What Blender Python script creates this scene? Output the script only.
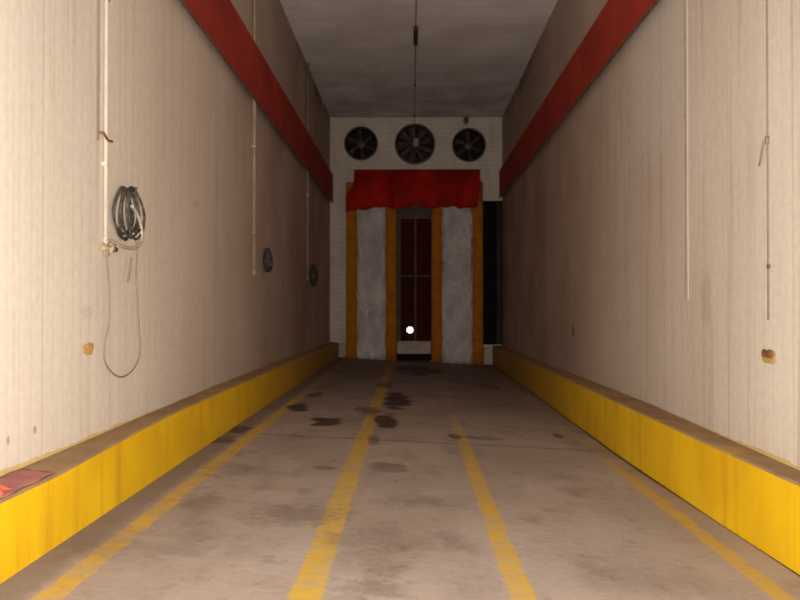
import bpy, bmesh, math, random
from mathutils import Vector, Matrix
random.seed(7)
scene = bpy.context.scene
for o in list(bpy.data.objects): bpy.data.objects.remove(o)
C = scene.collection

# ---------------------------------------------------------------- camera, light, exposure
CAMZ = 1.5
cam = bpy.data.cameras.new('camera'); camo = bpy.data.objects.new('camera', cam); C.objects.link(camo)
cam.sensor_width = 36.0; cam.lens = 36.0; cam.clip_start = .05; cam.clip_end = 200
cam.dof.use_dof = True; cam.dof.focus_distance = 4.5; cam.dof.aperture_fstop = 3.4
camo.location = (0, 0, CAMZ)
camo.rotation_euler = (math.radians(90 + .573), 0, math.radians(.823))
scene.camera = camo

w = bpy.data.worlds.new('world'); scene.world = w; w.use_nodes = True
w.node_tree.nodes['Background'].inputs[0].default_value = (.05, .042, .04, 1)
w.node_tree.nodes['Background'].inputs[1].default_value = .05

# the camera's own flash, just left of and above the lens
fl = bpy.data.lights.new('camera_flash', 'SPOT'); flo = bpy.data.objects.new('camera_flash', fl); C.objects.link(flo)
fl.energy = 2480; fl.color = (1, .97, .915); fl.spot_size = math.radians(120); fl.spot_blend = .9; fl.shadow_soft_size = .025
flo.location = (-.04, 0, CAMZ + .07)
flo.rotation_euler = (math.radians(90 + .5), 0, math.radians(.8))

vs = scene.view_settings
scene.display_settings.display_device = 'sRGB'
vs.view_transform = 'Standard'; vs.look = 'None'; vs.exposure = 0.0; vs.gamma = 1.0; vs.use_curve_mapping = False

# ---------------------------------------------------------------- measures (metres)
XL, XR = -2.5, 2.776            # wall faces
KL, KR = -2.235, 2.47           # kerb faces
YE = 24.5                       # end wall
YB = -1.5                       # where the bay starts, behind the camera
ZC = CAMZ + 5.84                # ceiling
def zf(x): return -.1046 - .0468 * x     # the floor falls slightly to the right
CR = camo.rotation_euler.to_matrix()
def ray(u, v):
    d = CR @ Vector(((u - 400) / 800, (300 - v) / 800, -1)); return d.x / d.y, d.z / d.y
def P(u, v, Y): a, c = ray(u, v); return (a * Y, Y, CAMZ + c * Y)
def onL(u, v, off=0.0): return P(u, v, (XL + off) / ray(u, v)[0])
def onR(u, v, off=0.0): return P(u, v, (XR - off) / ray(u, v)[0])
def onF(u, v):
    a, c = ray(u, v); Y = 1.6046 / (-c - .0468 * a); return (a * Y, Y)

# ---------------------------------------------------------------- material helpers
class NT:
    def __init__(s, name):
        s.m = bpy.data.materials.new(name); s.m.use_nodes = True
        s.t = s.m.node_tree; s.t.nodes.clear()
        s.out = s.t.nodes.new('ShaderNodeOutputMaterial')
        s.b = s.t.nodes.new('ShaderNodeBsdfPrincipled'); s.t.links.new(s.b.outputs[0], s.out.inputs[0])
        s.pos = s.t.nodes.new('ShaderNodeNewGeometry').outputs['Position']
    def link(s, a, b):
        if isinstance(a, (int, float)): b.default_value = a
        elif isinstance(a, tuple): b.default_value = a if len(a) == 4 or b.type == 'VECTOR' else (*a, 1)
        else: s.t.links.new(a, b)
    def math(s, op, a, b=0.0, c=0.0, clamp=False):
        n = s.t.nodes.new('ShaderNodeMath'); n.operation = op; n.use_clamp = clamp
        s.link(a, n.inputs[0]); s.link(b, n.inputs[1]); s.link(c, n.inputs[2]); return n.outputs[0]
    def vmul(s, v, k):
        n = s.t.nodes.new('ShaderNodeVectorMath'); n.operation = 'MULTIPLY'
        s.link(v, n.inputs[0]); n.inputs[1].default_value = k; return n.outputs[0]
    def vsub(s, v, k):
        n = s.t.nodes.new('ShaderNodeVectorMath'); n.operation = 'SUBTRACT'
        s.link(v, n.inputs[0]); n.inputs[1].default_value = k; return n.outputs[0]
    def vadd(s, v, k):
        n = s.t.nodes.new('ShaderNodeVectorMath'); n.operation = 'ADD'
        s.link(v, n.inputs[0]); s.link(k, n.inputs[1]); return n.outputs[0]
    def vlen(s, v):
        n = s.t.nodes.new('ShaderNodeVectorMath'); n.operation = 'LENGTH'; s.link(v, n.inputs[0]); return n.outputs['Value']
    def sep(s, v):
        n = s.t.nodes.new('ShaderNodeSeparateXYZ'); s.link(v, n.inputs[0]); return n.outputs
    def noise(s, k=(1, 1, 1), scale=1.0, detail=4, rough=.55, off=(0, 0, 0), color=False):
        n = s.t.nodes.new('ShaderNodeTexNoise'); n.inputs['Scale'].default_value = scale
        n.inputs['Detail'].default_value = detail; n.inputs['Roughness'].default_value = rough
        s.t.links.new(s.vadd(s.vmul(s.pos, k), off), n.inputs['Vector'])
        return n.outputs['Color'] if color else n.outputs['Fac']
    def ramp(s, v, lo, hi, a=0.0, b=1.0):
        n = s.t.nodes.new('ShaderNodeMapRange'); n.interpolation_type = 'SMOOTHSTEP'
        s.link(v, n.inputs[0]); n.inputs[1].default_value = lo; n.inputs[2].default_value = hi
        n.inputs[3].default_value = a; n.inputs[4].default_value = b; return n.outputs[0]
    def mix(s, f, a, b, mode='MIX'):
        n = s.t.nodes.new('ShaderNodeMix'); n.data_type = 'RGBA'; n.blend_type = mode
        s.link(f, n.inputs[0]); s.link(a, n.inputs[6]); s.link(b, n.inputs[7]); return n.outputs[2]
    def bump(s, h, strength, dist):
        n = s.t.nodes.new('ShaderNodeBump'); n.inputs['Strength'].default_value = strength
        n.inputs['Distance'].default_value = dist; s.link(h, n.inputs['Height'])
        s.t.links.new(n.outputs[0], s.b.inputs['Normal'])
    def done(s, col, rough=.6, metal=0.0, spec=.5):
        s.link(col, s.b.inputs['Base Color']); s.link(rough, s.b.inputs['Roughness'])
        s.link(metal, s.b.inputs['Metallic']); s.link(spec, s.b.inputs['Specular IOR Level']); return s.m

def simple(name, a, b, scale=6, rough=.6, metal=0.0, bump=.2, spec=.5, k=(1, 1, 1)):
    n = NT(name); f = n.ramp(n.noise(k, scale), .35, .68)
    if bump: n.bump(n.noise(k, scale * 3), bump, .01)
    return n.done(n.mix(f, a, b), rough, metal, spec)

def ell(n, pairs, wob, soft=(.62, 1.12)):
    """largest of several soft ellipses, wobbled by noise; pairs = (axis a, axis b, ca, cb, ra, rb, strength)"""
    tot = None
    for a, b, ca, cb, ra, rb, st in pairs:
        da = n.math('DIVIDE', n.math('SUBTRACT', a, ca), ra); db = n.math('DIVIDE', n.math('SUBTRACT', b, cb), rb)
        d = n.math('SQRT', n.math('ADD', n.math('MULTIPLY', da, da), n.math('MULTIPLY', db, db)))
        d = n.math('ADD', d, wob)
        e = n.ramp(d, soft[0], soft[1], st, 0.0)
        tot = e if tot is None else n.math('MAXIMUM', tot, e)
    return tot

def wall_mat(name, side):
    n = NT(name); x, y, z = n.sep(n.pos)
    cream = n.mix(n.ramp(n.noise((1, 1, .35), .7), .3, .7), (.86, .775, .66), (.78, .685, .565))
    # vertical ribs of the cladding sheets
    rib = n.math('SINE', n.math('MULTIPLY', y, 2 * math.pi / .16))
    ribn = n.ramp(rib, -.95, -.3)
    cream = n.mix(n.math('MULTIPLY', n.math('SUBTRACT', 1.0, ribn), .025), cream, (.42, .30, .21))
    # sheet joints every 1.2 m
    fr = n.math('FRACT', n.math('DIVIDE', n.math('ADD', y, .62 if side == 'L' else .15), 1.2))
    joint = n.math('LESS_THAN', fr, .011)
    cream = n.mix(n.math('MULTIPLY', joint, .22), cream, (.30, .21, .15))
    # streaks running down, brown grime
    st = n.ramp(n.noise((1, 7, .22), 1.0, 5, .6, (3, 0, 0)), .50, .78)
    cream = n.mix(n.math('MULTIPLY', st, .38 if side == 'L' else .6), cream, (.50, .34, .24))
    st2 = n.ramp(n.noise((1, 22, .5), 1.0, 3, .6, (9, 0, 0)), .55, .8)
    cream = n.mix(n.math('MULTIPLY', st2, .3), cream, (.80, .72, .62) if side == 'R' else (.52, .40, .29))
    # browner and darker down the bay, flash falloff put into the sheet colour
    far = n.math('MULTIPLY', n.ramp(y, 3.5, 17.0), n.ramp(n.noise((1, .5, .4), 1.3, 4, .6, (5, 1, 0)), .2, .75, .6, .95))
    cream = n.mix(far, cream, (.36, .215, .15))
    up = n.ramp(z, 5.1, 5.5)
    cream = n.mix(n.math('MULTIPLY', up, .35), cream, (.40, .31, .25))
    # mould at the ceiling corner
    mo = n.math('MULTIPLY', n.ramp(z, 6.45, 7.3), n.ramp(n.noise((1, .8, 1.5), 1.2, 5, .65, (1, 4, 2)), .45, .62))
    mo = n.math('MULTIPLY', mo, n.ramp(y, 13.0, 21.0))
    cream = n.mix(n.math('MULTIPLY', mo, .85), cream, (.08, .05, .035))
    fine = n.ramp(n.noise((1, 1, 1), 14.0, 5), .2, .8, .93, 1.05)
    cream = n.mix(1.0, cream, n.mix(0.0, fine, fine), 'MULTIPLY')
    # kerb paint brushed a little way up the sheets
    zk = .485 if side == 'L' else .35
    lip = n.math('ADD', zk + .015, n.math('MULTIPLY', n.math('SUBTRACT', n.noise((1, 1, 1), 3.0, 5, .7, (2, 8, 0)), .42), .12))
    cream = n.mix(n.math('MULTIPLY', n.ramp(n.math('SUBTRACT', lip, z), -.004, .006), .7), cream, (.66, .42, .06))
    # scuffs
    sc = []
    if side == 'L':
        for u, v, ra, rb, s_ in ((86, 312, .16, .05, .12), (62, 470, .03, .04, .5), (35, 430, .03, .03, .5), (8, 440, .02, .03, .5), (196, 205, .12, .04, .2)):
            p = onL(u, v); sc.append((y, z, p[1], p[2], ra, rb, s_))
    else:
        for u, v, ra, rb, s_ in ((573, 331, .18, .12, .8), (507, 276, .5, .2, .45), (518, 250, .7, .12, .3), (530, 330, .5, .15, .3), (706, 300, .14, .3, .18)):
            p = onR(u, v); sc.append((y, z, p[1], p[2], ra, rb, s_))
    wob = n.ramp(n.noise((1, 1, 1), 9.0, 3), 0.0, 1.0, -.6, .6)
    cream = n.mix(ell(n, sc, wob), cream, (.25, .10, .06))
    if side == 'R':
        p = onR(652, 60); pale = ell(n, [(y, z, p[1], p[2], 1.1, 1.3, .55)], wob)
        cream = n.mix(pale, cream, (.70, .64, .60))
    n.bump(n.math('ADD', ribn, n.math('MULTIPLY', joint, -1.0)), .12, .005)
    return n.done(cream, .62, 0, .3)

def kerb_mat(name):
    n = NT(name)
    a = n.mix(n.ramp(n.noise((1, 1, 1), 1.6), .3, .7), (.86, .53, .006), (.76, .43, .005))
    a = n.mix(n.math('MULTIPLY', n.ramp(n.noise((1, 5, .5), 1.0, 4), .5, .8), .5), a, (.55, .24, .01))
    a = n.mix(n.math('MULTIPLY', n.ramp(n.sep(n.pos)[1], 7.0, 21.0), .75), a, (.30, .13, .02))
    chip = n.ramp(n.noise((1, 1, 1), 5.0, 6, .7), .70, .76)
    a = n.mix(chip, a, (.62, .42, .2))
    n.bump(n.noise((1, 1, 1), 18.0), .25, .01)
    return n.done(a, .55, 0, .3)

def ledge_mat(name):
    n = NT(name)
    a = n.mix(n.ramp(n.noise((1, .8, 1), 3.0), .35, .65), (.38, .24, .11), (.30, .18, .10))
    a = n.mix(n.math('MULTIPLY', n.ramp(n.noise((1, 1, 1), 1.7, 4, .6, (4, 0, 0)), .55, .7), .6), a, (.55, .33, .04))
    return n.done(a, .8, 0, .2)

def floor_mat():
    n = NT('worn_concrete'); x, y, z = n.sep(n.pos)
    a = n.mix(n.ramp(n.noise((1, .7, 1), .9, 5), .3, .7), (.40, .315, .26), (.31, .235, .19))
    a = n.mix(n.math('MULTIPLY', n.ramp(n.noise((1, .6, 1), 1.7, 5, .6, (7, 3, 0)), .52, .72), .55), a, (.17, .115, .085))
    a = n.mix(n.math('MULTIPLY', n.ramp(n.noise((1, 1, 1), 22.0, 5, .7), .3, .8), .22), a, (.52, .42, .35))
    # dirt gathers beside the kerbs
    d = n.ramp(n.math('ADD', x, n.math('MULTIPLY', n.noise((1, 1, 1), 3.0), .15)), -2.0, -1.86, 1, 0)
    a = n.mix(n.math('MULTIPLY', d, .6), a, (.16, .12, .10))
    # darker, browner concrete towards the dock end
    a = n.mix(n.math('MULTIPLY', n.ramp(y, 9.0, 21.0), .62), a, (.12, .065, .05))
    # joints across the bay
    for yj in (9.6, 14.8, 19.8):
        dj = n.math('ABSOLUTE', n.math('SUBTRACT', y, n.math('ADD', yj, n.math('MULTIPLY', n.noise((1, 1, 1), 2.0), .06))))
        a = n.mix(n.ramp(dj, .02, .05, .55, 0.0), a, (.10, .06, .045))
    wob = n.ramp(n.noise((1, 1, 1), 3.0, 2, .5), 0.0, 1.0, -.6, .6)
    a = n.mix(n.math('MULTIPLY', n.ramp(n.noise((1, .8, 1), 4.5, 5, .65, (1, 6, 0)), .56, .72), .38), a, (.15, .095, .07))
    # yellow lane lines, worn
    wear = n.noise((1, .8, 1), 5.0, 6, .65)
    edge = n.math('MULTIPLY', n.math('SUBTRACT', n.noise((1, 1, 1), 4.0, 3), .5), .06)
    def line(xc, hw, y0, y1, keep):
        nonlocal a
        dx = n.math('ABSOLUTE', n.math('ADD', n.math('SUBTRACT', x, xc), edge))
        m = n.ramp(dx, hw - .012, hw + .014, 1, 0)
        m = n.math('MULTIPLY', m, n.ramp(y, y0, y1, 1.0, .12))
        m = n.math('MULTIPLY', m, n.ramp(wear, .36, .60, keep, 1.0))
        a = n.mix(n.math('MULTIPLY', m, .88), a, (.58, .35, .035))
    line(-1.90, .072, 12.0, 17.0, .5)
    line(-.580, .088, 14.0, 26.0, .50)
    line(.628, .070, 7.5, 14.0, .55)
    line(2.190, .066, 8.0, 9.6, .55)
    # oil and wet patches
    pr = []
    for u, v, rx, ry, s_ in ((297, 408, 12, 4.5, .9), (326, 421.5, 16, 5, .95), (387, 421, 13, 8, .92), (397, 401, 14, 9, .95),
                             (361, 409, 12, 3, .55), (316, 395, 9, 3, .7), (238, 430, 13, 5, .75), (222, 440, 16, 4, .65), (456, 437, 7, 3, .7),
                             (558, 436, 5, 2.6, .7), (388, 467, 20, 5, .4), (374, 440, 6, 6, .5), (325, 468, 13, 3, .45), (303, 491, 11, 4, .25), (372, 411, 12, 4, .6),
                             (418, 370, 24, 5, .9), 
                             (480, 438, 25, 2, .4), (490, 387, 10, 2.5, .5), (385, 385, 9, 4, .5)):
        X, Y = onF(u, v); Y1 = onF(u, v - ry)[1]; Y0 = onF(u, v + ry)[1]
        pr.append((x, y, X, (Y0 + Y1) / 2, rx * Y / 800, (Y1 - Y0) / 2, s_))
    a = n.mix(ell(n, pr, wob), a, (.055, .028, .022))
    pr = []
    for u, v, rx, ry, s_ in ((290, 515, 40, 10, .40), (455, 541, 18, 9, .35), (375, 588, 32, 12, .42), (350, 541, 30, 9, .30), (532, 520, 12, 5, .32), (395, 540, 40, 12, .25),
                             (175, 545, 34, 16, .25), (205, 500, 20, 8, .35), (236, 470, 30, 8, .35), (100, 545, 40, 16, .25), (420, 500, 50, 9, .22), (520, 410, 60, 20, .18), (640, 580, 60, 12, .15)):
        X, Y = onF(u, v); Y1 = onF(u, v - ry)[1]; Y0 = onF(u, v + ry)[1]
        pr.append((x, y, X, (Y0 + Y1) / 2, rx * Y / 800, (Y1 - Y0) / 2, s_))
    wob2 = n.ramp(n.noise((1, 1, 1), 6.0, 6, .75, (3, 9, 0)), 0.0, 1.0, -1.5, 1.5)
    a = n.mix(ell(n, pr, wob2, (.3, 1.5)), a, (.11, .07, .05))
    # tight dark seam at the foot of the right kerb
    foot = n.math('SUBTRACT', 2.525, n.math('SUBTRACT', n.ramp(y, 4.6, 9.3, 0, .11), n.ramp(y, 9.3, 16.0, 0, .055)))
    a = n.mix(n.ramp(n.math('SUBTRACT', x, foot), -.05, -.025, 0, .92), a, (.04, .025, .02))
    n.bump(n.noise((1, 1, 1), 12.0, 6, .65), .35, .015)
    return n.done(a, n.ramp(n.noise((1, 1, 1), 2.0), .3, .7, .55, .85), 0, .3)

def end_mat():
    n = NT('painted_block'); x, y, z = n.sep(n.pos)
    a = n.mix(n.ramp(n.noise((1, 1, 1), 1.1, 5), .3, .7), (.66, .56, .46), (.57, .46, .37))
    row = n.math('FRACT', n.math('DIVIDE', z, .14))
    j = n.ramp(n.math('ABSOLUTE', n.math('SUBTRACT', row, .5)), .40, .48)
    a = n.mix(n.math('MULTIPLY', j, .35), a, (.30, .21, .16))
    a = n.mix(n.math('MULTIPLY', n.ramp(n.noise((2.2, 1, .5), 1.6, 5), .5, .75), .35), a, (.35, .24, .18))
    n.bump(n.math('SUBTRACT', 1.0, j), .4, .01)
    return n.done(a, .75, 0, .25)

def ceil_mat():
    n = NT('ceiling_board'); x, y, z = n.sep(n.pos)
    a = n.mix(n.ramp(n.noise((1, 1, 1), .8, 5), .3, .7), (.90, .83, .80), (.74, .67, .64))
    row = n.math('FRACT', n.math('DIVIDE', y, .62)); j = n.ramp(n.math('ABSOLUTE', n.math('SUBTRACT', row, .5)), .46, .49)
    a = n.mix(n.math('MULTIPLY', j, .25), a, (.25, .18, .15))
    e = n.math('MULTIPLY', n.ramp(y, 16.0, 24.0), n.ramp(n.noise((1, 1, 1), 1.2, 5, .6, (2, 2, 0)), .35, .7))
    a = n.mix(n.math('MULTIPLY', e, .5), a, (.25, .17, .15))
    return n.done(a, .8, 0, .2)

def red_mat(name, c1, c2, c3):
    n = NT(name)
    a = n.mix(n.ramp(n.noise((1, .6, 1), 1.4, 5), .3, .7), c1, c2)
    a = n.mix(n.math('MULTIPLY', n.ramp(n.noise((1, 1, 1), 3.5, 6, .7, (6, 0, 0)), .6, .75), .6), a, c3)
    n.bump(n.noise((1, 1, 1), 9.0), .25, .01)
    return n.done(a, .75, 0, .12)

M = dict(
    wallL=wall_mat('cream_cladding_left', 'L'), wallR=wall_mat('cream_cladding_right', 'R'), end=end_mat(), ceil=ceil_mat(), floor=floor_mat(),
    kerb=kerb_mat('yellow_kerb_paint'), ledge=ledge_mat('dusty_ledge'),
    redbeam=red_mat('red_beam_paint', (.44, .050, .028), (.30, .035, .022), (.22, .07, .05)),
    rust=simple('rusty_steel', (.10, .05, .03), (.20, .09, .05), 8),
    redcloth=red_mat('red_tarpaulin', (.46, .010, .004), (.22, .008, .005), (.12, .010, .008)),
    yellow=simple('yellow_edge_vinyl', (.44, .15, .005), (.34, .11, .006), 4, .8, 0, .2, .08),
    padwhite=simple('white_vinyl', (.62, .52, .44), (.52, .43, .36), 3, .5, 0, .3),
    black=simple('black_rubber_and_dark', (.010, .006, .006), (.016, .010, .009), 6, .9, 0, .2, .15),  # rubber, and also the painted darkness of the side passage
    dark=simple('dark_fan_metal', (.055, .032, .024), (.09, .055, .042), 6, .5, .3),
    fanring=simple('brown_grey_fan_paint', (.075, .045, .035), (.12, .078, .06), 6, .5, .2),
    hub=simple('pale_hub', (.25, .19, .185), (.19, .14, .14), 6, .4, .3),
    maroon=simple('maroon_door', (.060, .012, .008), (.040, .008, .006), 3, .9, 0, .2, .05),
    grey=simple('grey_steel', (.13, .09, .075), (.09, .06, .05), 5, .8, 0, .2, .1),
    sill=simple('pale_concrete', (.46, .37, .31), (.36, .28, .23), 4, .8),
    pipe=simple('cream_pipe', (.66, .58, .47), (.58, .50, .40), 5, .75, 0, .2, .15),
    pipedim=simple('dark_brown_pipe', (.28, .20, .145), (.23, .16, .115), 5, .75, 0, .2, .1),  # darkest even tone, for the farthest pipe
    strip=simple('cream_strip_paint', (.56, .47, .38), (.62, .53, .43), 3, .8, 0, .2, .1),
    pipefar=simple('darker_cream_pipe', (.38, .29, .20), (.31, .23, .16), 5, .75, 0, .2, .15),  # darker even tone, for the second pipe
    cable=simple('grey_brown_cable', (.30, .22, .16), (.25, .18, .13), 8, .6),
    wire=simple('dull_tan_wire', (.27, .21, .155), (.22, .17, .125), 8, .6),
    hose=simple('black_hose', (.035, .030, .024), (.12, .10, .08), 14, .6, 0, .2, .25),
    palehose=simple('pale_hose', (.52, .44, .35), (.42, .35, .28), 10, .5),
    brass=simple('dull_brass', (.55, .42, .27), (.40, .30, .2), 12, .45, .3),
    foam=simple('ochre_foam', (.60, .38, .13), (.50, .28, .08), 12, .8, 0, .6),
    rusthole=simple('rust_brown', (.28, .12, .03), (.16, .07, .02), 14, .8, 0, .5),
    rag=simple('faded_red_cloth', (.40, .15, .12), (.33, .11, .09), 6, .85),
    ragbright=simple('bright_red_cloth', (.80, .17, .09), (.66, .12, .07), 6, .8),
)
def wrap_mat():
    n = NT('crinkled_plastic')
    a = n.mix(n.ramp(n.noise((1, 1, .6), 2.2, 5), .3, .7), (.84, .74, .68), (.58, .49, .44))
    z = n.sep(n.pos)[2]
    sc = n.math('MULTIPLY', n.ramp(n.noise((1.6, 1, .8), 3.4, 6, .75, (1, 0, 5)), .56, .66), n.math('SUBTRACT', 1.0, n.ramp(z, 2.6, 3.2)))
    a = n.mix(n.math('MULTIPLY', sc, .8), a, (.97, .92, .86))  # whiter patches painted low on the pads in place of plastic glints
    n.bump(n.noise((3, 3, 1.6), 2.4, 5, .6), 1.0, .25)
    return n.done(a, .22, 0, .8)
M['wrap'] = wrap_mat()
e = NT('lamp_glow'); e.b.inputs['Emission Color'].default_value = (1, .93, .62, 1); e.b.inputs['Emission Strength'].default_value = 2.2
M['glow'] = e.done((.9, .85, .6), .4)

# ---------------------------------------------------------------- mesh helpers
def bx(bm, x0, x1, y0, y1, z0, z1, mi=0):
    v = [bm.verts.new(p) for p in ((x0, y0, z0), (x1, y0, z0), (x1, y1, z0), (x0, y1, z0), (x0, y0, z1), (x1, y0, z1), (x1, y1, z1), (x0, y1, z1))]
    for q in ((0, 3, 2, 1), (4, 5, 6, 7), (0, 1, 5, 4), (1, 2, 6, 5), (2, 3, 7, 6), (3, 0, 4, 7)):
        f = bm.faces.new([v[i] for i in q]); f.material_index = mi
def prism(bm, prof, y0, y1, mats=None):
    """profile of (x, z), counter-clockwise seen from -y, swept along y"""
    a = [bm.verts.new((x, y0, z)) for x, z in prof]; b = [bm.verts.new((x, y1, z)) for x, z in prof]
    bm.faces.new(a); bm.faces.new(b[::-1]); k = len(prof)
    for i in range(k):
        f = bm.faces.new((a[i], b[i], b[(i + 1) % k], a[(i + 1) % k]))
        if mats: f.material_index = mats[i]
def tube(bm, pts, r, seg=8, closed=False, cap=True):
    pts = [Vector(p) for p in pts]; n = len(pts); rings = []
    up = None
    for i, p in enumerate(pts):
        if closed: t = pts[(i + 1) % n] - pts[i - 1]
        else: t = pts[min(i + 1, n - 1)] - pts[max(i - 1, 0)]
        if t.length < 1e-9: t = Vector((0, 0, 1))
        t.normalize()
        if up is None: up = t.orthogonal().normalized()
        up = (up - t * up.dot(t))
        if up.length < 1e-6: up = t.orthogonal()
        up.normalize(); s = t.cross(up)
        rr = r[i] if isinstance(r, (list, tuple)) else r
        rings.append([bm.verts.new(p + (up * math.cos(a) + s * math.sin(a)) * rr) for a in [2 * math.pi * k / seg for k in range(seg)]])
    m = n if closed else n - 1
    for i in range(m):
        A, B = rings[i], rings[(i + 1) % n]
        for k in range(seg):
            f = bm.faces.new((A[k], A[(k + 1) % seg], B[(k + 1) % seg], B[k])); f.smooth = True
    if cap and not closed: bm.faces.new(rings[0][::-1]); bm.faces.new(rings[-1])
def lathe_y(bm, prof, seg=32, close=False):
    """prof (radius, y), turned about the y axis"""
    rings = []
    for r, y in prof:
        rings.append([bm.verts.new((r * math.cos(a), y, r * math.sin(a))) for a in [2 * math.pi * k / seg for k in range(seg)]])
    m = len(rings) if close else len(rings) - 1
    for i in range(m):
        A, B = rings[i], rings[(i + 1) % len(rings)]
        for k in range(seg):
            f = bm.faces.new((A[k], A[(k + 1) % seg], B[(k + 1) % seg], B[k])); f.smooth = True
    if not close: bm.faces.new(rings[0][::-1]); bm.faces.new(rings[-1])
def obj(name, bm, mats, parent=None, loc=(0, 0, 0), bevel=0.0):
    bmesh.ops.recalc_face_normals(bm, faces=bm.faces)
    me = bpy.data.meshes.new(name); bm.to_mesh(me); bm.free()
    for m in (mats if isinstance(mats, (list, tuple)) else [mats]): me.materials.append(m)
    o = bpy.data.objects.new(name, me); C.objects.link(o); o.location = loc
    if parent: o.parent = parent
    if bevel:
        b = o.modifiers.new('bevel', 'BEVEL'); b.width = bevel; b.segments = 2; b.limit_method = 'ANGLE'
    return o
def tag(o, label, cat, group=None):
    o['label'] = label; o['category'] = cat
    if group: o['group'] = group
    return o
def struct(o): o['kind'] = 'structure'; return o
def thing(name, label, cat, loc=(0, 0, 0), group=None):
    o = bpy.data.objects.new(name, None); C.objects.link(o); o.location = loc; o.empty_display_size = .2
    return tag(o, label, cat, group)
def cut(o, cutters):
    for c in cutters:
        m = o.modifiers.new('cut', 'BOOLEAN'); m.object = c; m.operation = 'DIFFERENCE'; m.solver = 'EXACT'
    bpy.context.view_layer.update()
    dg = bpy.context.evaluated_depsgraph_get()
    me = bpy.data.meshes.new_from_object(o.evaluated_get(dg)); o.modifiers.clear(); o.data = me
    for c in cutters: bpy.data.objects.remove(c)

# ---------------------------------------------------------------- the setting
b = bmesh.new(); prism(b, [(XL - .3, zf(XL - .3) - .3), (XR + .3, zf(XR + .3) - .3), (XR + .3, zf(XR + .3)), (XL - .3, zf(XL - .3))], YB, YE + 1.9)
struct(obj('floor', b, M['floor']))
b = bmesh.new(); bx(b, XL - .3, XR + .3, YB, YE + 1.9, ZC, ZC + .25); struct(obj('ceiling', b, M['ceil']))
b = bmesh.new(); bx(b, XL - .3, XL, YB, YE + .35, zf(XL - .3) , ZC); struct(obj('wall_left', b, M['wallL']))
b = bmesh.new(); bx(b, XR, XR + .3, YB, YE + 1.9, zf(XR), ZC); struct(obj('wall_right', b, M['wallR']))

def boxobj(x0, x1, y0, y1, z0, z1):
    b = bmesh.new(); bx(b, x0, x1, y0, y1, z0, z1); return obj('tmp', b, M['black'])
def cylobj(x, z, r):
    b = bmesh.new(); lathe_y(b, [(r, -.6), (r, .6)], 48); return obj('tmp', b, M['black'], loc=(x, YE, z))
FANS = [(-1.547, CAMZ + 5.05, .50), (.107, CAMZ + 5.02, .60), (1.76, CAMZ + 4.99, .50)]
b = bmesh.new(); bx(b, XL, XR, YE, YE + .35, zf(XR) , ZC)
we = obj('wall_end', b, [M['end'], M['black']])
DX0, DX1, DZ1 = -.50, .70, CAMZ + 3.25
cut(we, [cylobj(x, z, r) for x, z, r in FANS] + [boxobj(DX0, DX1, YE - .5, YE + .5, zf(DX1) + .02, DZ1), boxobj(2.17, XR - .0005, YE - .5, YE + .5, .38, CAMZ + 3.28)])
struct(we)
# side passage behind the right opening, its darkness put into black wall colour
b = bmesh.new(); bx(b, XL, XR, YE + 1.6, YE + 1.9, zf(XR), ZC); struct(obj('wall_back', b, M['black']))
b = bmesh.new(); bx(b, 1.9, 2.0, YE + .35, YE + 1.6, zf(2.0), ZC); struct(obj('wall_passage', b, M['black']))

# dock door in the end wall: two maroon leaves in a grey frame
d = bpy.data.objects.new('door_1', None); C.objects.link(d); d.location = (.1, YE + .2, zf(.1)); struct(d)
def dpart(name, mat, boxes, bevel=.005, parent=d):
    b = bmesh.new()
    for (x0, x1, y0, y1, z0, z1) in boxes: bx(b, x0 - .1, x1 - .1, y0 - .2, y1 - .2, z0 - zf(.1), z1 - zf(.1))
    return obj(name, b, mat, parent, bevel=bevel)
for x0, x1 in ((-.33, .09), (.15, .68)):
    bxs = [(x0, x1, .16 + YE - YE, .20, .45, DZ1 - .2)]
    k = 4
    for i in range(k):
        a0 = x0 + (x1 - x0) * (i + .12) / k; a1 = x0 + (x1 - x0) * (i + .88) / k
        bxs.append((a0, a1, .145, .16, .50, DZ1 - .25))
    dpart('door_leaf', M['maroon'], bxs)
dpart('door_post', M['grey'], [(-.46, -.33, .12, .24, .45, DZ1 - .2)])
dpart('meeting_bar', M['grey'], [(.095, .15, .11, .145, .45, DZ1 - .2)])
dpart('cross_bar', M['grey'], [(-.33, .68, .085, .11, CAMZ + .96, CAMZ + 1.0)])
dpart('head_rail', M['grey'], [(-.46, .68, .10, .22, DZ1 - .50, DZ1)])

# ---------------------------------------------------------------- kerbs
def kerb_loft(secs, xw):
    b = bmesh.new(); rows = []
    for yy, xf, zt, zw in secs:
        sg = .015 if xf > 0 else -.015
        rows.append([b.verts.new(p) for p in ((xw, yy, zf(xw)), (xw, yy, zw), (xf + sg, yy, zt), (xf, yy, zt - .015), (xf, yy, zf(xf)))])
    for A, B in zip(rows, rows[1:]):
        for i in range(5):
            f = b.faces.new((A[i], B[i], B[(i + 1) % 5], A[(i + 1) % 5])); f.material_index = 1 if i in (1, 2) else 0
    b.faces.new(rows[0]); b.faces.new(rows[-1][::-1]); return b
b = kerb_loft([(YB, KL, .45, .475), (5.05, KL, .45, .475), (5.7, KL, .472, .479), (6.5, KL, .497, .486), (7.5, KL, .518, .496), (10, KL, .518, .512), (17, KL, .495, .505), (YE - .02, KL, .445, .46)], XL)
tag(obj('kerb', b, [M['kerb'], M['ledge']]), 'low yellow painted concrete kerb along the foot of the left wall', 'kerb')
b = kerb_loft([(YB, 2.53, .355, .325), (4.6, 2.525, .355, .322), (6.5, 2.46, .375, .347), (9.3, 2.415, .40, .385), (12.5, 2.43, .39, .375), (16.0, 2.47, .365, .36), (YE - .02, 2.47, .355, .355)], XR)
tag(obj('kerb', b, [M['kerb'], M['ledge']]), 'low yellow painted concrete kerb along the foot of the right wall', 'kerb')

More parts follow.
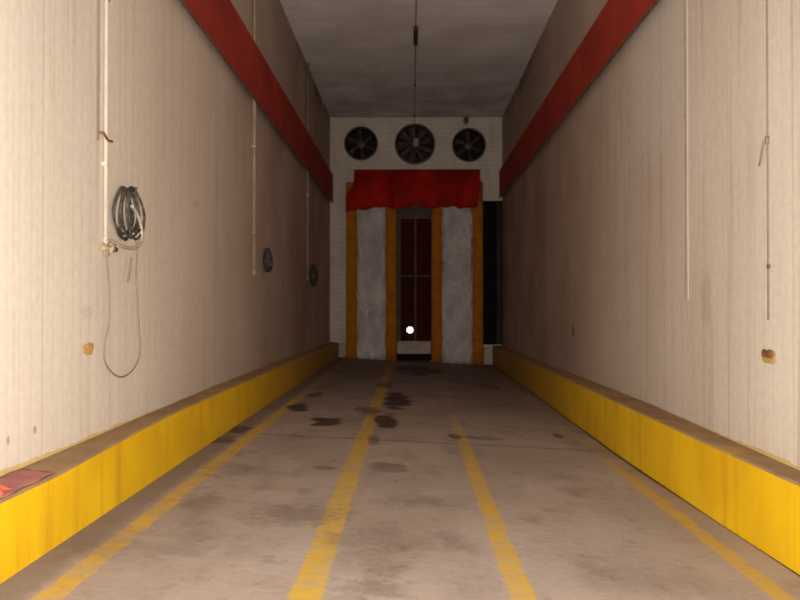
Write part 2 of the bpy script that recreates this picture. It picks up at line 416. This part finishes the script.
# ---------------------------------------------------------------- red rails high on the walls
def rail(side, z0, z1, label):
    s = 1 if side == 'R' else -1; xw = XR if side == 'R' else XL
    t = thing('wall_rail', label, 'rail', (xw, 0, z0))
    b = bmesh.new(); x0, x1 = sorted((-s * .070, -s * .093)); bx(b, x0, x1, YB, YE - .03, 0, z1 - z0)
    # returned lips top and bottom
    obj('board', b, M['redbeam'], t)
    b = bmesh.new(); x0, x1 = sorted((-s * .070, -s * .100)); bx(b, x0, x1, YB, YE - .03, -.03, 0); obj('bottom_lip', b, M['rust'], t)
    for k in range(9):
        y = -.6 + k * 3.0
        b = bmesh.new(); x0, x1 = sorted((0, -s * .070)); bx(b, x0, x1, y - .05, y + .05, .1, z1 - z0 - .1); obj('spacer', b, M['rust'], t)
rail('L', CAMZ + 3.24, CAMZ + 4.09, 'long red painted rail high on the left wall above the hose coils')
rail('R', CAMZ + 3.38, CAMZ + 4.20, 'long red painted rail high on the plain right wall')

# ---------------------------------------------------------------- fans
def blade_bm(r0, r1, w0, w1, tw0, tw1):
    b = bmesh.new(); N = 6; top = []; bot = []
    for i in range(N + 1):
        f = i / N; r = r0 + (r1 - r0) * f; w_ = w0 + (w1 - w0) * f; tw = tw0 + (tw1 - tw0) * f
        row = []
        for j in range(5):
            s = (j / 4 - .5) * w_; cam_ = .03 * (1 - (j / 2 - 1) ** 2)
            row.append((r, s * math.sin(tw) - cam_, s * math.cos(tw)))
        top.append([b.verts.new(p) for p in row]); bot.append([b.verts.new((p[0], p[1] + .008, p[2])) for p in row])
    for i in range(N):
        for j in range(4):
            f1 = b.faces.new((top[i][j], top[i + 1][j], top[i + 1][j + 1], top[i][j + 1])); f2 = b.faces.new((bot[i][j], bot[i][j + 1], bot[i + 1][j + 1], bot[i + 1][j]))
            f1.smooth = f2.smooth = True
    for i in range(N):
        b.faces.new((top[i][0], bot[i][0], bot[i + 1][0], top[i + 1][0])); b.faces.new((top[i][4], top[i + 1][4], bot[i + 1][4], bot[i][4]))
    for j in range(4):
        b.faces.new((top[0][j], top[0][j + 1], bot[0][j + 1], bot[0][j])); b.faces.new((top[N][j], bot[N][j], bot[N][j + 1], top[N][j + 1]))
    return b
def make_fan(R, nb, label, loc, big):
    t = thing('wall_fan', label, 'fan', loc, None)
    pr = -.10 if big else -.05
    b = bmesh.new(); lathe_y(b, [(R + .02, -.001), (R + .02, pr), (R - .03, pr - .01), (R - .03, .28), (R - .004, .28), (R - .004, -.001)], 48, True)
    obj('housing', b, M['fanring'] if big else M['dark'], t)
    b = bmesh.new(); lathe_y(b, [(R - .035, .27), (R - .035, .285)], 48); obj('back_plate', b, M['black'], t)
    b = bmesh.new(); lathe_y(b, [(.05, -.05 if big else .02), (.12, -.02 if big else .04), (.13, .04), (.13, .12)] , 24); obj('hub', b, M['fanring'] if big else M['dark'], t)
    b = bmesh.new(); lathe_y(b, [(.09, .12), (.09, .27)], 20); obj('motor', b, M['dark'], t)
    bl = None
    for k in range(nb):
        if bl is None:
            bl = obj('blade', blade_bm(.12, R - .06, .16, .26 if big else .22, .9, .6), M['fanring'] if big else M['dark'], t); o = bl
        else:
            o = bl.copy(); C.objects.link(o); o.parent = t
        o.location = (0, .08, 0); o.rotation_euler = (0, 2 * math.pi * k / nb + .3, 0)
    # wire guard
    b = bmesh.new()
    y = pr - .02
    for q in ((.97, .8, .62, .45, .3) if big else (.96, .66, .4)):
        tube(b, [(R * q * math.cos(a), y, R * q * math.sin(a)) for a in [2 * math.pi * i / 40 for i in range(40)]], .008 if big else .006, 5, True)
    for k in range(16 if big else 8):
        a = 2 * math.pi * k / (16 if big else 8)
        tube(b, [(R * .1 * math.cos(a), y, R * .1 * math.sin(a)), (R * .98 * math.cos(a), y, R * .98 * math.sin(a)), (R * .99 * math.cos(a), y + .03, R * .99 * math.sin(a))], .010 if big else .006, 5)
    obj('guard', b, M['fanring'] if big else M['dark'], t)
    if big:
        b = bmesh.new(); bx(b, -.06, .12, pr - .06, pr - .02, -.10, .17); o = obj('hub_plate', b, M['hub'], t, bevel=.02); o['label'] = 'pale square plate at the centre'
    return t
f1 = make_fan(.50, 6, 'smaller dark round wall fan at the left of the three above the red curtain', (FANS[0][0], YE, FANS[0][2 - 1]), False)
make_fan(.60, 9, 'largest round wall fan with pale hub plate, in the middle of the three', (FANS[1][0], YE, FANS[1][1]), True)
r = f1.copy(); C.objects.link(r); r.location = (FANS[2][0], YE, FANS[2][1]); r['label'] = 'smaller dark round wall fan at the right of the three, nearest the right wall'
for ch in [c for c in f1.children]:
    c = ch.copy(); C.objects.link(c); c.parent = r

# ---------------------------------------------------------------- ceiling conduit to the middle fan, small box over the right fan
t = thing('ceiling_conduit', 'thin dark cable conduit running along the ceiling to the middle fan', 'conduit', (.09, 20, ZC))
b = bmesh.new(); tube(b, [(0, -20, -.03), (0, 4.42, -.03), (0, 4.46, -.05), (0, 4.47, -.10), (0, 4.47, -.21)], .011, 8); obj('pipe', b, M['rust'], t)
b = bmesh.new(); bx(b, -.05, .05, -3.5, -2.5, -.075, 0); obj('junction_box', b, M['dark'], t, bevel=.01)
for k in range(6):
    b = bmesh.new(); bx(b, -.03, .03, 4.0 - k * 3.2, 4.05 - k * 3.2, -.055, 0); obj('clip', b, M['rust'], t)
t = thing('sensor_box', 'small dark box on the end wall just above the right hand fan', 'box', (1.67, YE, CAMZ + 5.75))
b = bmesh.new(); bx(b, -.08, .08, -.10, 0, -.08, .07); obj('body', b, M['dark'], t, bevel=.015)
b = bmesh.new(); tube(b, [(0, -.05, -.08), (0, -.05, -.14)], .03, 8); obj('cable_gland', b, M['rust'], t)

# ---------------------------------------------------------------- dock pads
YP = 24.02
def dock_pad(x0, x1, ztop_l, ztop_r, ew, label):
    xm = (x0 + x1) / 2; t = thing('dock_pad', label, 'dock pad', (xm, YE, zf(xm)))
    g = zf(xm)
    def loft(xa, xb, ya, zt, nx, nz, puff, seed):
        rnd = random.Random(seed); b = bmesh.new(); fr = []
        for i in range(nz + 1):
            row = []
            for j in range(nx + 1):
                fx, fz = j / nx, i / nz; x = xa + (xb - xa) * fx
                z = zf(x) + .005 + (zt - zf(x)) * fz
                e = min(1, 4 * min(fx, 1 - fx)); e = math.sqrt(max(e, 0))
                row.append(b.verts.new((x - xm, ya - YE - puff * e + rnd.uniform(-.012, .012) * (puff > .02), z - g)))
            fr.append(row)
        bk = [[b.verts.new((xa - xm, -.004, zf(xa) + .005 - g)), b.verts.new((xb - xm, -.004, zf(xb) + .005 - g))], [b.verts.new((xa - xm, -.004, zt - g)), b.verts.new((xb - xm, -.004, zt - g))]]
        for i in range(nz):
            for j in range(nx):
                f = b.faces.new((fr[i][j], fr[i][j + 1], fr[i + 1][j + 1], fr[i + 1][j])); f.smooth = True
        b.faces.new([fr[i][0] for i in range(nz + 1)] + [bk[1][0], bk[0][0]])
        b.faces.new([fr[i][nx] for i in range(nz + 1)][::-1] + [bk[0][1], bk[1][1]])
        b.faces.new(fr[nz] + [bk[1][1], bk[1][0]]); b.faces.new(fr[0][::-1] + [bk[0][0], bk[0][1]])
        b.faces.new((bk[0][0], bk[1][0], bk[1][1], bk[0][1]))
        return b
    bm_ = loft(x0 + ew, x1 - ew, YP + .05, CAMZ + 3.75, 8, 40, .05, int(x0 * 10) % 97)
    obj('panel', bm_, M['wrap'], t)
    for xa, xb, zt in ((x0, x0 + ew, ztop_l), (x1 - ew, x1, ztop_r)):
        o = obj('edge_strip', loft(xa, xb, YP, zt, 4, 14, .02, 3), M['yellow'], t); o['label'] = 'yellow edge strip'
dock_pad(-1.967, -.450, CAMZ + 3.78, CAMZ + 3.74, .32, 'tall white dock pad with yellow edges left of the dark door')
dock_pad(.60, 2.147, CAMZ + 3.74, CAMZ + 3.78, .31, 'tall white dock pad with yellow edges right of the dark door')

# ---------------------------------------------------------------- red head curtain
t = thing('dock_curtain', 'red draped tarpaulin curtain hung across the top of both dock pads', 'curtain', (.18, YE, CAMZ + 4.17))
b = bmesh.new(); bx(b, -1.90, 1.88, -.40, -.002, -.06, .0); obj('header_board', b, M['redcloth'], t)
def curtain():
    b = bmesh.new(); nx, nz = 90, 16; rows = []
    for i in range(nz + 1):
        f = i / nz; row = []
        for j in range(nx + 1):
            g = j / nx; x = -1.91 + 3.80 * g
            bottom = -1.18 - .03 * math.sin(g * 23) - .02 * math.sin(g * 61 + 1)
            if g < .10: bottom -= .10 * (1 - g / .10) ** .5
            elif g < .24: bottom -= .05 * (1 - (g - .1) / .14)
            xx = x - (.22 * max(0, 1 - g / .16)) * min(1, max(0, (f - .40) / .22))
            if g > .95: xx -= .10 * (g - .95) / .05 * f
            fold = .06 * math.sin(g * 15 + 1.2 * math.sin(g * 7) + f * .6) * (.25 + .75 * f) + .02 * math.sin(g * 41 + f * 6) * f
            sag = .16 * max(0, math.sin(math.pi * (f - .38) / .66)) * (.7 + .3 * math.sin(g * 17 + 2))
            seam = -sum(d_ * max(0, 1 - abs(g - c_) / .03) for c_, d_ in ((.29, .14), (.555, .09), (.83, .14)))
            row.append(b.verts.new((xx, -.42 - .30 * min(1, f / .42) - fold * .8 * min(1, f * 2.5) - sag * .7 - seam * min(1, f * 4), f * bottom - .0)))
        rows.append(row)
    for i in range(nz):
        for j in range(nx):
            f = b.faces.new((rows[i][j], rows[i + 1][j], rows[i + 1][j + 1], rows[i][j + 1])); f.smooth = True
    return b
o = obj('front_sheet', curtain(), M['redcloth'], t); s = o.modifiers.new('thick', 'SOLIDIFY'); s.thickness = .012; s.offset = 1
for nm, xa, top in (('side_sheet', -1.91, -.03), ('side_sheet', 1.875, -.03)):
    b = bmesh.new(); bx(b, xa, xa + .015, -.62, -.505, -1.0, -.32); bx(b, xa, xa + .015, -.40, -.003, -.32, top) ; obj(nm, b, M['redcloth'], t)

# ---------------------------------------------------------------- sill, bumper, lamp, threshold blocks
b = bmesh.new(); bx(b, -.44, .59, -.25, .16, .11, .49)
tag(obj('door_sill', b, M['sill'], loc=(0, YE, 0), bevel=.02), 'pale concrete sill block under the dark door between the pads', 'sill')
t = thing('dock_bumper', 'low black rubber bumper on the floor in front of the pale sill', 'bumper', (.08, YE - .26, zf(.08)))
b = bmesh.new(); bx(b, -.50, .50, -.10, .08, .03, .17); obj('rubber_block', b, M['black'], t, bevel=.03)
b = bmesh.new(); bx(b, -.45, .45, .08, .24, .05, .15); obj('mounting_plate', b, M['rust'], t)
for sx in (-.4, .4):
    b = bmesh.new(); bx(b, sx - .05, sx + .05, -.08, .06, .022 if sx > 0 else .0, .06); bx(b, sx - .05, sx + .05, -.08, .06, -.018 if sx > 0 else .018, .03); obj('foot', b, M['black'], t)
lx, ly, lz = P(410, 330, 24.58)
t = thing('round_lamp', 'small round glowing lamp low on the dark door', 'lamp', (lx, 24.56, lz))
b = bmesh.new(); lathe_y(b, [(.120, .085), (.120, 0), (.105, -.02), (.100, 0), (.100, .085)], 28, True); obj('bezel', b, M['grey'], t)
b = bmesh.new(); lathe_y(b, [(.100, .03), (.097, -.005), (.080, -.03), (.05, -.045), (.012, -.05)], 28); o = obj('lens', b, M['glow'], t)
b = bmesh.new(); bx(b, 2.18, XR - .40, -.32, -.005, 0, .50)
tag(obj('concrete_block', b, M['sill'], loc=(0, YE, zf(2.2) ), bevel=.02), 'small pale block on the floor below the black opening at the right', 'block')
b = bmesh.new(); bx(b, -2.22, -1.99, -.22, -.005, 0, .42)
tag(obj('concrete_block', b, M['sill'], loc=(0, YE, zf(-2.2)), bevel=.02), 'small pale block on the floor against the left edge of the left dock pad', 'block')

# ---------------------------------------------------------------- pipes, hoses and cables on the left wall
def drop_pipe(u, vbot, mat, label, nclip, pr=.0165):
    x, y, z = onL(u, vbot, .02)
    t = thing('wall_pipe', label, 'pipe', (XL, y, z), 'cream drop pipes on the left wall')
    b = bmesh.new(); tube(b, [(.004 + pr, 0, 0), (.004 + pr, 0, ZC - z)], pr, 10); obj('tube', b, mat, t)
    for k in range(nclip):
        b = bmesh.new(); zz = .6 + k * 1.35; bx(b, 0, .008 + 2 * pr, -.02 - pr * .6, .02 + pr * .6, zz, zz + .03); obj('pipe_clip', b, M['brass'] if k % 2 else mat, t)
    b = bmesh.new(); tube(b, [(.004 + pr, 0, -.05), (.004 + pr, 0, .03)], pr + .003, 10); obj('end_cap', b, mat, t)
    return t, (XL, y, z)
t1, p1 = drop_pipe(105.5, 240, M['pipe'], 'bright cream drop pipe nearest the camera beside the largest hose coil', 2)
# valve under the first pipe
b = bmesh.new(); tube(b, [(.02, -.10, -.07), (.05, 0, -.07), (.06, .12, -.07)], .022, 10); tube(b, [(.02, 0, -.02), (.03, 0, -.13)], .024, 10); vb = obj('valve', b, M['brass'], t1)
b = bmesh.new(); tube(b, [(.03, -.02, -.07), (.09, -.02, -.07)], .012, 8); tube(b, [(.09, -.07, -.10), (.09, .03, -.02)], .013, 8); obj('valve_handle', b, M['brass'], vb)
drop_pipe(253, 272, M['pipefar'], 'cream drop pipe halfway down the left wall, second from the camera', 2, .030)
drop_pipe(307, 278, M['pipedim'], 'faint drop pipe near the far end of the left wall', 2, .030)

def coil(uc, vc, hy, hz, turns, rad, prot, label, seed, yoff=0):
    x, y, z = onL(uc, vc); rnd = random.Random(seed)
    t = thing('hose_coil', label, 'hose', (XL, y + yoff, z + hz), 'hose coils hung on the left wall')
    b = bmesh.new(); pts = []; n = turns * 20
    ph = [rnd.uniform(0, 6.28) for _ in range(6)]
    for i in range(n + 1):
        a = 2 * math.pi * i / 20; k = i / n; q = 1 + .16 * math.sin(a * .37 + ph[0]) + .10 * math.sin(a * .83 + ph[1])
        zz = math.cos(a) * hz * (1 + .06 * math.sin(a * .29 + ph[2])); sy = math.sin(a)
        k2 = (zz / hz + 1) / 2; wd = .34 + .80 * math.sin(math.pi * min(1, max(0, .12 + .55 * (1 - k2))))           # teardrop: narrow at the hook, wide below
        pts.append((.03 + prot * (.5 + .5 * math.sin(a * .21 + ph[3])) * (.6 + .4 * wd), sy * hy * q * wd, -hz + zz + (.0 if zz > 0 else .03 * math.sin(a * .5 + ph[4]))))
    tube(b, pts, rad, 6); obj('windings', b, M['hose'], t)
    b = bmesh.new(); tube(b, [(0, 0, -.03), (prot + .03, 0, -.04), (prot + .035, 0, -.01), (prot + .035, 0, .01)], .008, 8); obj('hook', b, M['rust'], t)
    return t
coil(125, 214, 0.165, .205, 9, .0105, .11, 'large tangled coil of dark hose hung beside the nearest cream pipe', 4, -.14)
coil(264, 260, .20, .19, 7, .014, .07, 'small dark hose coil beside the second cream pipe', 5)
coil(311, 275, .34, .24, 7, .018, .08, 'small dark hose coil farthest down the left wall', 6)

def smooth(pts, n=8):
    out = []; p = [Vector(q) for q in pts]; p = [p[0]] + p + [p[-1]]
    for i in range(1, len(p) - 2):
        for k in range(n):
            t_ = k / n; a, b_, c, d_ = p[i - 1], p[i], p[i + 1], p[i + 2]
            out.append(.5 * ((2 * b_) + (c - a) * t_ + (2 * a - 5 * b_ + 4 * c - d_) * t_ ** 2 + (-a + 3 * b_ - 3 * c + d_) * t_ ** 3))
    out.append(p[-2]); return out
def wallpath(pix, off): return smooth([onL(u, v, off if not isinstance(off, list) else off[i]) for i, (u, v) in enumerate(pix)])
# pale bight of hose under the coil
b = bmesh.new(); tube(b, wallpath([(106, 242), (110, 240), (115, 242), (122, 246), (130, 248), (137, 246), (141.5, 238), (141, 226), (137, 214), (132, 206)], .15), .014, 8)
tag(obj('pale_hose', b, M['palehose']), 'short pale hose sagging from the valve under the dark coil', 'hose')
b = bmesh.new(); tube(b, wallpath([(105.5, 245), (107, 262), (109, 290), (109, 320), (105, 342), (104, 356), (108, 368), (117, 376), (125, 376), (134, 368), (140, 352), (139, 330), (137, 300), (136, 270), (137, 248), (133, 235)], .045), .0068, 6)
tag(obj('hanging_cable', b, M['cable']), 'thin brown cable hanging in a long loop below the largest coil', 'cable')
b = bmesh.new(); tube(b, wallpath([(131, 258), (130, 268), (128, 281)], .045), .011, 6)
tag(obj('hose_end', b, M['cable']), 'short loose hose end hanging inside the long cable loop', 'hose')

# dark wire left of the first pipe
x, y, z = onL(96.8, 140); t = thing('wall_wire', 'dull vertical wire just left of the nearest cream pipe', 'wire', (XL, y, z))
b = bmesh.new(); tube(b, [(.012, 0, 0), (.012, 0, ZC - z)], .009, 6); obj('wire', b, M['wire'], t)
b = bmesh.new(); tube(b, [(.02, 0, .06), (.03, .06, .07), (.045, .12, .02), (.045, .20, .03)], .011, 6); o = obj('wire_tie', b, M['rusthole'], t)
# ---------------------------------------------------------------- right wall fittings
x, y, z = onR(687, 300); t = thing('cover_strip', 'pale flat vertical strip on the right wall, farther in than the thin dark cord', 'strip', (XR, y, z))
b = bmesh.new(); bx(b, -.010, 0, -.05, .05, 0, ZC - z - .0); obj('channel', b, M['strip'], t, bevel=.003)
for k in range(4):
    b = bmesh.new(); lathe_y(b, [(.008, -.004), (.006, 0)], 8); o = obj('screw', b, M['rust'], t, (-.012, 0, .25 + k * .8)); o.rotation_euler = (0, 0, math.radians(-90))
x, y, z = onR(770, 320); t = thing('pull_cord', 'thin dark cord hanging down the right wall near the camera', 'cord', (XR, y, z))
b = bmesh.new(); tube(b, [(-.014, 0, 0), (-.014, 0, ZC - z)], .0062, 6); obj('cord', b, M['wire'], t)
zk = onR(768, 142)[2] - z
b = bmesh.new(); tube(b, [(-.02, 0, zk + .02), (-.035, .02, zk), (-.03, .08, zk - .10), (-.03, .11, zk - .17)], .009, 6); obj('hook', b, M['wire'], t)
b = bmesh.new(); tube(b, [(-.016, 0, zk - .02), (-.016, 0, zk + .04)], .016, 8); obj('knot', b, M['wire'], t)
for k in range(3):
    b = bmesh.new(); bx(b, -.02, 0, -.012, .012, .4 + k * 2.2, .43 + k * 2.2); obj('staple', b, M['rust'], t)

def plug(pt, s, hy, hz, label, seed, dark):
    rnd = random.Random(seed); t = thing('foam_patch', label, 'patch', pt)
    b = bmesh.new(); n = 14
    def blob(k, sx, dz=0):
        v = []
        for i in range(n):
            a = 2 * math.pi * i / n; q = (abs(math.cos(a)) ** 4 + abs(math.sin(a)) ** 4) ** -.25 * rnd.uniform(.72, 1.12) * k
            v.append(b.verts.new((s * sx, math.cos(a) * hy * q, math.sin(a) * hz * q + dz)))
        return v
    A = blob(1, 0); B = blob(.9, .008); Cc = blob(.5, .012)
    for U, V in ((A, B), (B, Cc)):
        for i in range(n): b.faces.new((U[i], U[(i + 1) % n], V[(i + 1) % n], V[i]))
    b.faces.new(A[::-1]); b.faces.new(Cc); obj('foam', b, M['foam'], t)
    if dark:
        b = bmesh.new(); A = blob(.8, .0085, hz * .3); B = blob(.65, .018, hz * .3)
        for v in A + B: v.co.z = v.co.z if v.co.z > -.0 else v.co.z * .3
        for i in range(n): b.faces.new((A[i], A[(i + 1) % n], B[(i + 1) % n], B[i]))
        b.faces.new(A[::-1]); b.faces.new(B); o = obj('rust_crust', b, M['rusthole'], t); o['label'] = 'rust brown upper crust'
plug(onL(88, 349), 1, .11, .05, 'small ochre patch on the left wall below the hose coil', 1, False)
plug(onR(769, 357), -1, .125, .055, 'small rust brown and ochre patch on the right wall near the camera', 2, True)

# red rag on the left ledge
rx0, ry0 = KL - .13, 0
t = thing('red_rag', 'faded red cloth lying on the ledge of the left kerb near the camera', 'cloth', (rx0, 4.9, .469)); t.rotation_euler = (0, .10, 0)
def rag(y0, y1, hw0, hw1, h, seed, ny=18, nx=8):
    rnd = random.Random(seed); b = bmesh.new(); top = []; bot = []
    for i in range(ny + 1):
        f = i / ny; hw = hw0 + (hw1 - hw0) * f; row = []; rb = []
        for j in range(nx + 1):
            g = j / nx * 2 - 1; ex = max(0, 1 - abs(g) ** 3) * max(0, 1 - abs(2 * f - 1) ** 6)
            z = .002 + h * ex * (.65 + .35 * math.sin(f * 19 + g * 3) * math.cos(g * 5 + f * 4))
            p = (g * hw + .01 * math.sin(f * 13), y0 + (y1 - y0) * f + .01 * math.sin(g * 7))
            row.append(b.verts.new((*p, z + .002))); rb.append(b.verts.new((*p, .0005)))
        top.append(row); bot.append(rb)
    for i in range(ny):
        for j in range(nx):
            f1 = b.faces.new((top[i][j], top[i][j + 1], top[i + 1][j + 1], top[i + 1][j])); f1.smooth = True
            b.faces.new((bot[i][j], bot[i + 1][j], bot[i + 1][j + 1], bot[i][j + 1]))
    for i in range(ny):
        b.faces.new((top[i][0], top[i + 1][0], bot[i + 1][0], bot[i][0])); b.faces.new((top[i][nx], bot[i][nx], bot[i + 1][nx], top[i + 1][nx]))
    for j in range(nx):
        b.faces.new((top[0][j], bot[0][j], bot[0][j + 1], top[0][j + 1])); b.faces.new((top[ny][j], top[ny][j + 1], bot[ny][j + 1], bot[ny][j]))
    return b
obj('flat_cloth', rag(-.55, .14, .115, .11, .012, 1), M['rag'], t)
b = rag(-.75, -.38, .10, .075, .055, 2)
for v in b.verts: v.co.z += .014; v.co.x += .02
o = obj('crumpled_end', b, M['ragbright'], t); o['label'] = 'brighter crumpled end'
